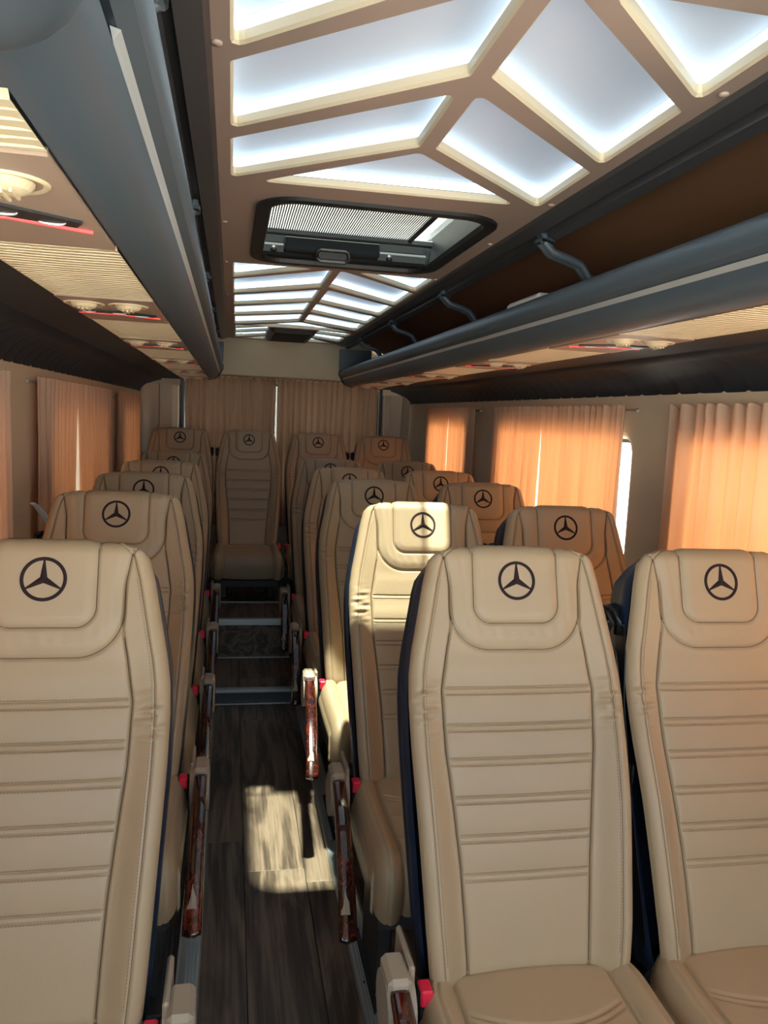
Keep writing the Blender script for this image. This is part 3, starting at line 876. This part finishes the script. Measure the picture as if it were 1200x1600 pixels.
def relief(u, v):
    hw = np.interp(v, HV, HW); sw = np.interp(v, SV, SW)
    au = np.abs(u)
    d = hw - au
    w = -0.022 * (1 - np.sqrt(np.clip(1 - (1 - np.clip(d / 0.022, 0, 1)) ** 2, 0, 1)))
    # side bolsters
    B = np.interp(v, [-0.78, -0.62, -0.40, -0.24, -0.12, -0.02, 0.06], [0.024, 0.034, 0.030, 0.014, 0.005, 0.004, 0.003])
    t = np.clip((au - sw) / np.maximum(hw - sw, 0.01), 0, 1)
    w = w + B * sstep(0, 0.75, t)
    w = w - 0.0055 * ga(au - sw, 0.0022) * sstep(0.03, -0.05, v)
    w = w - 0.0040 * ga(d - 0.024, 0.0024)
    # gathers on the bolster at the hinge
    wr = ga(v + 0.225, 0.040) * np.clip(t * 3, 0, 1) * np.clip(d / 0.02, 0, 1)
    w = w + 0.0024 * wr * (np.sin(v * 2 * pi / 0.024 + u * 38) + 0.6 * np.sin(v * 2 * pi / 0.015 - u * 61 + 1))
    # quilted centre
    cen = sstep(0, 0.010, sw - au)
    for k, s in enumerate(SEAMS):
        bow = s - 0.004 + 0.06 * au ** 2
        w = w - cen * 0.0032 * (ga(v - bow - 0.0052, 0.0012) + ga(v - bow + 0.0052, 0.0012))
    lo = np.array(SEAMS[::-1])
    ph = np.interp(v, [-0.70] + list(lo) + [-0.12], np.arange(len(lo) + 2))
    w = w + cen * 0.0026 * np.abs(np.sin(pi * ph)) ** 0.5 * sstep(-0.125, -0.16, v)
    # head pads
    s1 = sd_u(u, v, 0.083, -0.0785, 0.034); s2 = sd_u(u, v, 0.127 + 0.010 * sstep(-0.02, 0.06, v), -0.127, 0.075)
    w = w + 0.0050 * sstep(-0.002, 0.024, s2) - 0.0042 * ga(s2, 0.0028) * (d > 0.01)
    w = w + 0.0045 * sstep(-0.002, 0.020, s1) - 0.0042 * ga(s1, 0.0026)
    # drawn leather around the pads
    w = w + 0.0005 * np.sin(u * 260 + v * 40) * ga(s1 + 0.02, 0.012)
    # spine curve
    w = w + 0.006 * np.sin(np.clip((v + 0.68) / 0.42, 0, 1) * pi) - 0.003 * ga(v + 0.17, 0.05)
    return w
W0 = float(relief(np.array(0.0), np.array(0.0)))
VT, RT = 0.040, 0.030
def back_pos(u, s):
    """s: path up the front, then over the top"""
    s = np.asarray(s, float); u = np.asarray(u, float)
    phi = np.clip((s - VT) / RT, 0, 1.9)
    v = np.where(s < VT, s, VT + RT * np.sin(phi))
    w0 = -RT * (1 - np.cos(phi))
    ext = np.maximum(0, s - VT - RT * 1.9)
    w0 = w0 - ext * math.sin(1.9); v = v + ext * math.cos(1.9)
    return v, w0, phi
def to_xyz(u, v, w):
    return np.stack([u, v * ST - w * CT, v * CT + w * ST], -1)
sp = np.arange(-0.70, VT + RT * 1.9 + 0.012, 0.0024)
for q in SEAMS:
    sp = np.concatenate([sp[np.abs(sp - q) > 0.0115], np.arange(q - 0.0112, q + 0.0113, 0.0008)])
sp = np.sort(sp)
nv = len(sp)
tt = np.concatenate([np.linspace(0, 0.575, 56), np.linspace(0.580, 0.62, 14), np.linspace(0.63, 1.0, 34)])
tt = np.concatenate([-tt[:0:-1], tt]); nu = len(tt)
vv, w0, phi = back_pos(0, sp)
hw = np.interp(np.where(sp < VT, sp, VT + (sp - VT) * 0.45), HV, HW)
swr = np.interp(np.where(sp < VT, sp, VT + (sp - VT) * 0.45), SV, SW)
def colmap(h_, s_):
    a = np.abs(tt)[None, :]
    u = np.where(a < 0.6, a / 0.6 * s_[:, None], s_[:, None] + (a - 0.6) / 0.4 * (h_ - s_)[:, None])
    return np.sign(tt)[None, :] * u
UU = colmap(hw, swr)
VV = np.repeat(np.minimum(sp, 0.075)[:, None], nu, 1)
rel = relief(colmap(np.interp(VV[:, 0], HV, HW), np.interp(VV[:, 0], SV, SW)), VV) - W0
fade = np.repeat(np.cos(np.clip(phi * 0.35, 0, 1.3))[:, None], nu, 1)
rel = np.where(VV > VT, rel * fade, rel)
# lower end rolls under
rl = np.clip((-0.66 - sp) / 0.04, 0, 1)[:, None]
rel = rel - 0.03 * (1 - np.sqrt(1 - rl ** 2))
Vp = vv[:, None] + rel * np.sin(phi)[:, None]
Wp = w0[:, None] + rel * np.cos(phi)[:, None]
P = to_xyz(UU, Vp, Wp).reshape(-1, 3)
def mesh_from(name, v, f, m, smooth=True):
    me = bpy.data.meshes.new(name)
    me.from_pydata([tuple(map(float, p)) for p in v], [], f)
    me.materials.append(M[m])
    if smooth:
        me.polygons.foreach_set('use_smooth', [True] * len(me.polygons))
    me.update()
    return me
ME = {}
ME['back'] = mesh_from('backrest', P, grid_faces(nu, nv), 'leather')
# navy shell: sides and back, two soft lobes with a seam between
rows = list(np.linspace(-0.71, 0.03, 34)) + [0.038, 0.045, 0.050, 0.053]
nc = 44
v = []
for r in rows:
    hwr = float(np.interp(min(r, 0.05), HV, HW)) - 0.002
    top = max(0, (r - 0.0) / 0.053)
    T = float(np.interp(r, [-0.77, -0.5, -0.2, 0.0, 0.066], [0.105, 0.120, 0.125, 0.118, 0.070]))
    for i in range(nc):
        q = i / (nc - 1)
        # left edge -> back -> right edge
        side = 0.30
        if q < side or q > 1 - side:
            k = (q / side) if q < side else ((1 - q) / side)
            sg = -1 if q < side else 1
            bul = 0.006 * (abs(math.sin(2 * pi * min(k, 0.999))) ** 0.7) * (0.5 if k > 0.5 else 1.0)
            if k > 0.80: bul -= 0.045 * ((k - 0.80) / 0.20) ** 2
            u = sg * (hwr + bul * (1 - 0.6 * top))
            w = -0.026 - (T - 0.026) * (1 - (1 - k) ** 1.15)
        else:
            k = (q - side) / (1 - 2 * side)
            sg = 2 * k - 1
            u = sg * (hwr - 0.045)
            w = -T - 0.012 * (1 - sg ** 2)
        u *= (1 - 0.16 * top ** 2)
        w = w * (1 - 0.15 * top ** 2)
        v.append(to_xyz(np.array(u), np.array(r), np.array(w - W0)))
f = grid_faces(nc, len(rows)) + [tuple(range(nc)), tuple((len(rows) - 1) * nc + i for i in range(nc))[::-1]]
ME['shell'] = mesh_from('back_shell', v, f, 'navy')
def drape(pts, lift):
    a = np.array(pts, float)
    w = relief(a[:, 0], a[:, 1]) - W0 + lift
    return to_xyz(a[:, 0], a[:, 1], w)
# stitches along every quilting seam and the edge roll
mb = MB()
def stitch(p0, p1, wdt=0.0006, lift=0.0008):
    p0, p1 = np.array(p0), np.array(p1)
    d = p1 - p0; n = np.array([-d[1], d[0]]) / (np.linalg.norm(d) + 1e-9) * wdt
    q = [p0 - n, p1 - n, p1 + n, p0 + n]
    top = drape(q, lift); bot = drape(q, -0.001)
    mb.add(list(top) + list(bot), [(0, 1, 2, 3), (0, 4, 5, 1), (1, 5, 6, 2), (2, 6, 7, 3), (3, 7, 4, 0)])
for s in SEAMS:
    sw = float(np.interp(s, SV, SW)) - 0.006
    for o in (-0.0078, 0.0078):
        for x in np.arange(-sw, sw, 0.0052):
            b0 = s - 0.004 + 0.06 * x * x + o; b1 = s - 0.004 + 0.06 * (x + 0.003) ** 2 + o
            stitch((x, b0), (x + 0.0032, b1))
for sg in (-1, 1):
    for y in np.arange(-0.65, 0.0, 0.0055):
        a = float(np.interp(y, HV, HW)) - 0.0285; b = float(np.interp(y + 0.003, HV, HW)) - 0.0285
        stitch((sg * a, y), (sg * b, y + 0.0034), lift=0.0008)
ME['stitch'] = mb.mesh('stitching', 'thread')
# dark ribbons along the seams: around the head pads and down the bolsters
mb = MB()
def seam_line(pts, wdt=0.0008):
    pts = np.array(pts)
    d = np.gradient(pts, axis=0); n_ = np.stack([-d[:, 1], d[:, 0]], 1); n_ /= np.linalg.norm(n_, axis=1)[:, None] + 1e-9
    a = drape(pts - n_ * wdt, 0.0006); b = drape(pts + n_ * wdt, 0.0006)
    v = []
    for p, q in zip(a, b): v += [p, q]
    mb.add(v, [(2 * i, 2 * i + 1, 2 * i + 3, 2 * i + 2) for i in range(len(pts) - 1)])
def u_line(hw_, bot, r):
    p = [(-hw_, v_) for v_ in np.linspace(0.052, bot + r, 30)]
    p += [(-hw_ + r - r * math.cos(a), bot + r - r * math.sin(a)) for a in np.linspace(0, pi / 2, 14)[1:]]
    q = [(-x, y) for x, y in p][::-1]
    m_ = [(x, bot) for x in np.linspace(-hw_ + r, hw_ - r, 12)[1:-1]]
    return p + m_ + q
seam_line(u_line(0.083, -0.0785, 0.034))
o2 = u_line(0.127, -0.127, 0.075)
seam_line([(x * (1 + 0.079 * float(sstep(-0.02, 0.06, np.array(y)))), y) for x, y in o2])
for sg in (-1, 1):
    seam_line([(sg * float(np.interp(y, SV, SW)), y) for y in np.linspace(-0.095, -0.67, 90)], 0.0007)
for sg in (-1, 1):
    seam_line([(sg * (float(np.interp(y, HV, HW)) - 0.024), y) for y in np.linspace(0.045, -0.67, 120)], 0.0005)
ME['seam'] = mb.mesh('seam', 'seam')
# three-pointed star in a ring
mb = MB()
R, rw = 0.0363, 0.0056
n = 60
ring = []
for rad, lift in ((R, -0.001), (R, 0.0012), (R - rw / 2, 0.0020), (R - rw, 0.0012), (R - rw, -0.001)):
    ring += list(drape([(rad * math.sin(2 * pi * k / n), rad * math.cos(2 * pi * k / n)) for k in range(n)], lift))
mb.add(ring, [(r * n + k, r * n + (k + 1) % n, (r + 1) * n + (k + 1) % n, (r + 1) * n + k) for r in range(4) for k in range(n)])
for k in range(3):
    a = 2 * pi * k / 3
    d = (math.sin(a), math.cos(a)); e = (math.cos(a), -math.sin(a))
    def pt(r, o): return (d[0] * r + e[0] * o, d[1] * r + e[1] * o)
    q = [pt(0, 0), pt(0.0032, 0.0055), pt(R - rw * 0.6, 0.0010), pt(R - rw * 0.6, -0.0010), pt(0.0032, -0.0055)]
    hi = list(drape([q[0]], 0.0042)) + list(drape(q[1:2], 0.0008)) + list(drape(q[2:4], 0.0014)) + list(drape(q[4:5], 0.0008))
    mb.add(hi, [(0, 1, 2), (0, 2, 3), (0, 3, 4)])
    lo_ = list(drape([q[1], q[2], q[3], q[4]], -0.001))
    mb.add([hi[1], hi[2], hi[3], hi[4]] + lo_, [(0, 4, 5, 1), (1, 5, 6, 2), (2, 6, 7, 3)])
ME['emblem'] = mb.mesh('emblem', 'emblem')
# ---- cushion: top cover running down the front
ncu, ncv = 96, 150
path = []
for t in np.linspace(0, 1, 100):
    y = -0.165 - 0.365 * t
    path.append((y, -0.650 - 0.010 * t - 0.006 * math.sin(pi * t)))
y0, z0 = path[-1]
for a in np.linspace(0, pi / 2, 26)[1:]:
    path.append((y0 - 0.050 * math.sin(a), z0 - 0.050 * (1 - math.cos(a))))
y0, z0 = path[-1]
for t in np.linspace(0, 1, 25)[1:]:
    path.append((y0 + 0.012 * t * t, z0 - 0.075 * t))
path = np.array(path)
tan = np.gradient(path, axis=0); tan /= np.linalg.norm(tan, axis=1)[:, None]
nor = np.stack([tan[:, 1], -tan[:, 0]], 1)     # up / forward
nor = np.where((nor[:, 1] + -nor[:, 0] * 0.5)[:, None] < 0, -nor, nor)
sl = np.concatenate([[0], np.cumsum(np.linalg.norm(np.diff(path, axis=0), axis=1))])
v = []
CHW = 0.204
for j, (p, nn, L_) in enumerate(zip(path, nor, sl)):
    hwc = CHW - 0.03 * max(0, 1 - L_ / 0.08) ** 2
    for i in range(ncu):
        u = (2 * i / (ncu - 1) - 1)
        u = math.copysign(1 - (1 - abs(u)) ** 1.15, u) * hwc
        au = abs(u); d = hwc - au
        k = min(1, d / 0.03)
        w = -0.030 * (1 - math.sqrt(max(0, 1 - (1 - k) ** 2)))
        sw = 0.142
        if au > sw: w += 0.020 * math.sin(pi * (au - sw) / (hwc - sw)) ** 0.8
        else: w += 0.010 * (1 - (au / sw) ** 2)
        w -= 0.006 * math.exp(-((au - sw) / 0.0035) ** 2)
        w -= 0.0045 * math.exp(-((d - 0.026) / 0.003) ** 2)
        if au < sw:
            for c in (0.115, 0.215, 0.315):
                g = c + 0.055 * (1 - (au / sw) ** 2) - 0.02
                w -= 0.004 * (math.exp(-((L_ - g) / 0.003) ** 2) + math.exp(-((L_ - g - 0.013) / 0.003) ** 2)) * min(1, (sw - au) / 0.02)
        if j < 8: w -= 0.02 * (1 - j / 8) ** 2
        v.append((u, p[0] + nn[0] * w, p[1] + nn[1] * w))
ME['cushion'] = mesh_from('seat_cushion', v, grid_faces(ncu, len(path)), 'leather')
# beige drop along the cushion edge, navy flank below
prof = [p - nn * 0.028 for p, nn in zip(path[::6], nor[::6])]
for sg, key in ((-1, 'weltL'), (1, 'weltR')):
    vs = []
    for p in prof:
        zt = max(p[1], -0.775) + 0.002; zb = min(zt - 0.004, max(-0.790, p[1] - 0.045))
        hwc = CHW - 0.03 * max(0, 1 - (-0.165 - p[0]) / 0.08) ** 2
        for k in range(6):
            t = k / 5
            vs.append((sg * (hwc + 0.006 * math.sin(pi * t)), p[0] + (0.004 if p[0] < -0.55 else 0), zt + (zb - zt) * t))
    ME[key] = mesh_from('side_welt', vs, grid_faces(6, len(prof)), 'leather')
ME['flank'] = MB().box(-0.197, 0.197, -0.562, -0.16, -0.800, -0.684, 0.012).mesh('cushion_base', 'navy')
ME['pan'] = MB().box(-0.185, 0.185, -0.53, -0.13, -0.846, -0.801, 0.006).mesh('seat_pan', 'frame_grey')
for nm, hgt in (('leg0', 0.263), ('leg1', 0.198), ('leg2', 0.101)):
    mb = MB()
    mb.box(-0.018, 0.018, -0.40, -0.20, -0.846 - hgt, -0.846, 0.004)
    mb.box(-0.030, 0.030, -0.46, -0.14, -0.846 - hgt, -0.846 - hgt + 0.012, 0.003)
    ME[nm] = mb.mesh('leg', 'frame_grey')
# ---- armrest: glossy burl cap on a beige body, hinge drum, side plate
def arm(sg, dx):
    ctl = [(-0.235, -0.618), (-0.30, -0.628), (-0.37, -0.650), (-0.44, -0.690), (-0.51, -0.742), (-0.565, -0.788), (-0.595, -0.815)]
    cs = []
    for i in range(len(ctl) - 1):
        for k in range(5):
            t = k / 5
            p0 = ctl[max(i - 1, 0)]; p1 = ctl[i]; p2 = ctl[i + 1]; p3 = ctl[min(i + 2, len(ctl) - 1)]
            cs.append(tuple(0.5 * ((2 * p1[j]) + (-p0[j] + p2[j]) * t + (2 * p0[j] - 5 * p1[j] + 4 * p2[j] - p3[j]) * t * t + (-p0[j] + 3 * p1[j] - 3 * p2[j] + p3[j]) * t ** 3) for j in (0, 1)))
    cs.append(ctl[-1])
    n = len(cs)
    def sweep(hw0, hw1, top, bot, endr, name, m):
        v = []
        K = 20
        for i, (y, z) in enumerate(cs):
            t = i / (n - 1)
            a = cs[max(i - 1, 0)]; b_ = cs[min(i + 1, n - 1)]
            d = Vector((b_[0] - a[0], b_[1] - a[1])).normalized()
            nn = Vector((d.y, -d.x))
            if nn.y < 0: nn = -nn
            x = sg * (dx[0] + (dx[1] - dx[0]) * t)
            e = 1.0
            if endr:
                dist = min((i + 0.0) * 0.014, (n - 1 - i) * 0.014)
                e = 0.25 + 0.75 * math.sqrt(max(0, 1 - (1 - min(1, dist / 0.016)) ** 2))
            hw = (hw0 + (hw1 - hw0) * t) * e
            for k in range(K):
                cx_, cy_ = se(2 * pi * k / K, 3.2)
                hgt = (top - bot) / 2; mid = (top + bot) / 2
                o = mid + hgt * cy_
                v.append((x + hw * cx_, y + nn.x * o, z + nn.y * o))
        f = [(i * K + k, i * K + (k + 1) % K, (i + 1) * K + (k + 1) % K, (i + 1) * K + k) for i in range(n - 1) for k in range(K)]
        f += [tuple(range(K))[::-1], tuple((n - 1) * K + k for k in range(K))]
        return mesh_from(name, v, f, m, True)
    pad = sweep(0.0165, 0.0205, 0.0, -0.020, True, 'burl_cap', 'burl')
    body = MB()
    x0 = sg * dx[0]
    body.box(x0 - 0.020, x0 + 0.020, -0.245, -0.165, -0.69, -0.606, 0.008)
    body.cyl((x0 - 0.021 - 0.006 * (sg > 0), -0.205, -0.675), (1, 0, 0), 0.055, 0.055, 0.048, 28)
    pts = [(sg * (dx[0] + (dx[1] - dx[0]) * t), -0.25 - 0.30 * t, -0.662 - 0.125 * t ** 1.6) for t in np.linspace(0, 1, 8)]
    body.tube(pts, [0.028, 0.026, 0.024, 0.022, 0.020, 0.018, 0.016, 0.012], 10, rx=0.015)
    body_me = body.mesh('arm_body', 'plastic_beige')
    pl = MB().box(min(sg * 0.212, sg * 0.2185) - 0.004 * (sg < 0), max(sg * 0.212, sg * 0.2185) + 0.004 * (sg > 0), -0.215, -0.10, -0.80, -0.605, 0.004).mesh('side_plate', 'plastic_beige')
    return pad, body_me, pl
ARM = {-1: arm(-1, (0.243, 0.262)), 1: arm(1, (0.240, 0.236))}
# ---- belt buckle, belt guide and strap (built for the +x side, mirrored for the other)
def side_bits(sg):
    bk = MB().box(sg * 0.196 - 0.0125, sg * 0.196 + 0.0125, -0.235, -0.200, -0.700, -0.636, 0.003)
    bk.tube([(sg * 0.196, -0.21, -0.69), (sg * 0.192, -0.16, -0.75), (sg * 0.19, -0.11, -0.80)], 0.006, 8, rx=0.010)
    bt = MB().box(sg * 0.196 - 0.0105, sg * 0.196 + 0.0105, -0.2385, -0.206, -0.662, -0.633, 0.003)
    gd = MB()
    c = to_xyz(np.array(sg * 0.190), np.array(-0.060), np.array(-0.075))
    gd.cyl(c, (sg, 0, 0.0), 0.024, 0.021, 0.018, 16)
    gd.tube([c + np.array([sg * 0.012, -0.010, 0.016]), c + np.array([sg * 0.015, -0.03, 0.012]), c + np.array([sg * 0.015, -0.040, -0.004]), c + np.array([sg * 0.010, -0.03, -0.030])], 0.007, 8)
    pin = MB().tube([c + np.array([sg * 0.000, -0.036, -0.012]), c + np.array([sg * 0.020, -0.036, -0.012])], 0.0035, 8)
    st = MB()
    pts = []
    for vq, wq in ((-0.075, -0.055), (-0.13, -0.040), (-0.22, -0.042), (-0.40, -0.045), (-0.55, -0.05), (-0.66, -0.055)):
        pts.append(to_xyz(np.array(sg * (float(np.interp(vq, HV, HW)) + (0.005 if vq < -0.3 else 0.003))), np.array(vq), np.array(wq)))
    st.tube(pts, 0.0012, 6, rx=0.021) if False else None
    vs = []
    for p in pts:
        for o in (-0.02, 0.02):
            for q in (0, 0.0016):
                vs.append(p + np.array([sg * q, o, 0]))
    fs = []
    for i in range(len(pts) - 1):
        a = i * 4; b = a + 4
        fs += [(a, a + 2, b + 2, b), (a + 1, b + 1, b + 3, a + 3), (a, b, b + 1, a + 1), (a + 2, a + 3, b + 3, b + 2)]
    st.add(vs, fs)
    tg = MB()
    q = pts[3] + np.array([sg * 0.001, -0.012, 0.05])
    tg.box(*(sorted((q[0], q[0] + sg * 0.005))), q[1] - 0.012, q[1] + 0.016, q[2] - 0.02, q[2] + 0.02, 0.003)
    tg2 = MB().box(*(sorted((q[0] + sg * 0.003, q[0] + sg * 0.005))), q[1] - 0.008, q[1] + 0.008, q[2] - 0.065, q[2] - 0.018)
    return (bk.mesh('buckle', 'black'), bt.mesh('button', 'red'), gd.mesh('belt_guide', 'black', True), pin.mesh('pin', 'chrome', True), st.mesh('belt_strap', 'black'), tg.mesh('belt_tongue', 'black'), tg2.mesh('tongue_plate', 'chrome'))
BITS = {-1: side_bits(-1), 1: side_bits(1)}

def seat(x, y, zl, zf, label, arm_side=0, buckle=0, belt=0, leg='leg0', group='passenger seats'):
    t = thing('passenger_seat', label, 'seat', (x, y, zf), group)
    o = (0, 0, zl - zf)
    b = inst('backrest', ME['back'], t, o)
    inst('stitching', ME['stitch'], b)
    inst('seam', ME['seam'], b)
    tag(inst('emblem', ME['emblem'], b), 'dark brown three-pointed star in a ring')
    tag(inst('back_shell', ME['shell'], t, o), 'navy leather side and back')
    c = inst('seat_cushion', ME['cushion'], t, o)
    inst('side_welt', ME['weltL'], c)
    inst('side_welt', ME['weltR'], c)
    tag(inst('cushion_base', ME['flank'], t, o), 'navy leather flank')
    inst('seat_pan', ME['pan'], t, o)
    for sx in (-0.14, 0.14):
        inst('leg', ME[leg], t, (sx, 0, zl - zf))
    if arm_side:
        pad, body, pl = ARM[arm_side]
        a = inst('armrest', body, t, o)
        tag(inst('burl_cap', pad, a), 'glossy dark burl wood cap')
        inst('side_plate', pl, t, o)
    if buckle:
        k = BITS[buckle]
        bb = inst('buckle', k[0], t, o)
        tag(inst('button', k[1], bb), 'red release button')
    if belt:
        k = BITS[belt]
        gg = inst('belt_guide', k[2], t, o)
        inst('pin', k[3], gg)
        s_ = inst('belt_strap', k[4], t, o)
        inst('belt_tongue', k[5], t, o)
        inst('tongue_plate', k[6], s_)
    return t
YL = [1.353, 2.192, 2.868, 3.546, 4.321]
YRr = [1.391, 2.140, 2.916, 3.549, 4.259]
CNT = ['fifth', 'fourth', 'third', 'second', 'first']
for i in range(5):
    zf, lg = (0.0, 'leg0') if i < 4 else (S1, 'leg1')
    row = '%s row ahead of the rear bench' % CNT[i]
    seat(-0.294, YL[i], 1.114, zf + 0.0, 'beige leather single seat with burl armrest, %s' % row, 1, 1, -1, lg)
    seat(0.5315, YRr[i], 1.109, zf, 'beige leather aisle seat of a pair, burl armrest, %s' % row, -1, -1, 1, lg)
    seat(0.9567, YRr[i], 1.109, zf, 'beige leather window seat of a pair, no armrest, %s' % row, 0, 0, -1, lg)
for x, lab, bu, be in ((-0.3145, 'beige rear bench seat in the corner behind the single seats', 0, 1), (0.1152, 'beige rear bench seat facing straight down the aisle', 1, -1),
                       (0.5584, 'beige rear bench seat between the aisle-facing seat and the orange-curtain corner', -1, 1), (0.991, 'beige rear bench seat in the corner by the orange curtains', 0, -1)):
    seat(x, 5.184, 1.221, S2, lab, 0, bu, be, 'leg2', 'rear bench seats')
# steel front beam under the rear bench
bm = MB().box(-0.10, 0.40, 4.715, 4.745, S2 + 0.116, S2 + 0.146, 0.003)
for x in (-0.07, 0.36):
    bm.box(x - 0.012, x + 0.012, 4.72, 4.742, S2 + 0.001, S2 + 0.118)
bm.build('bench_beam', 'frame_grey', label='dark steel beam under the middle seat of the rear bench', cat='beam')
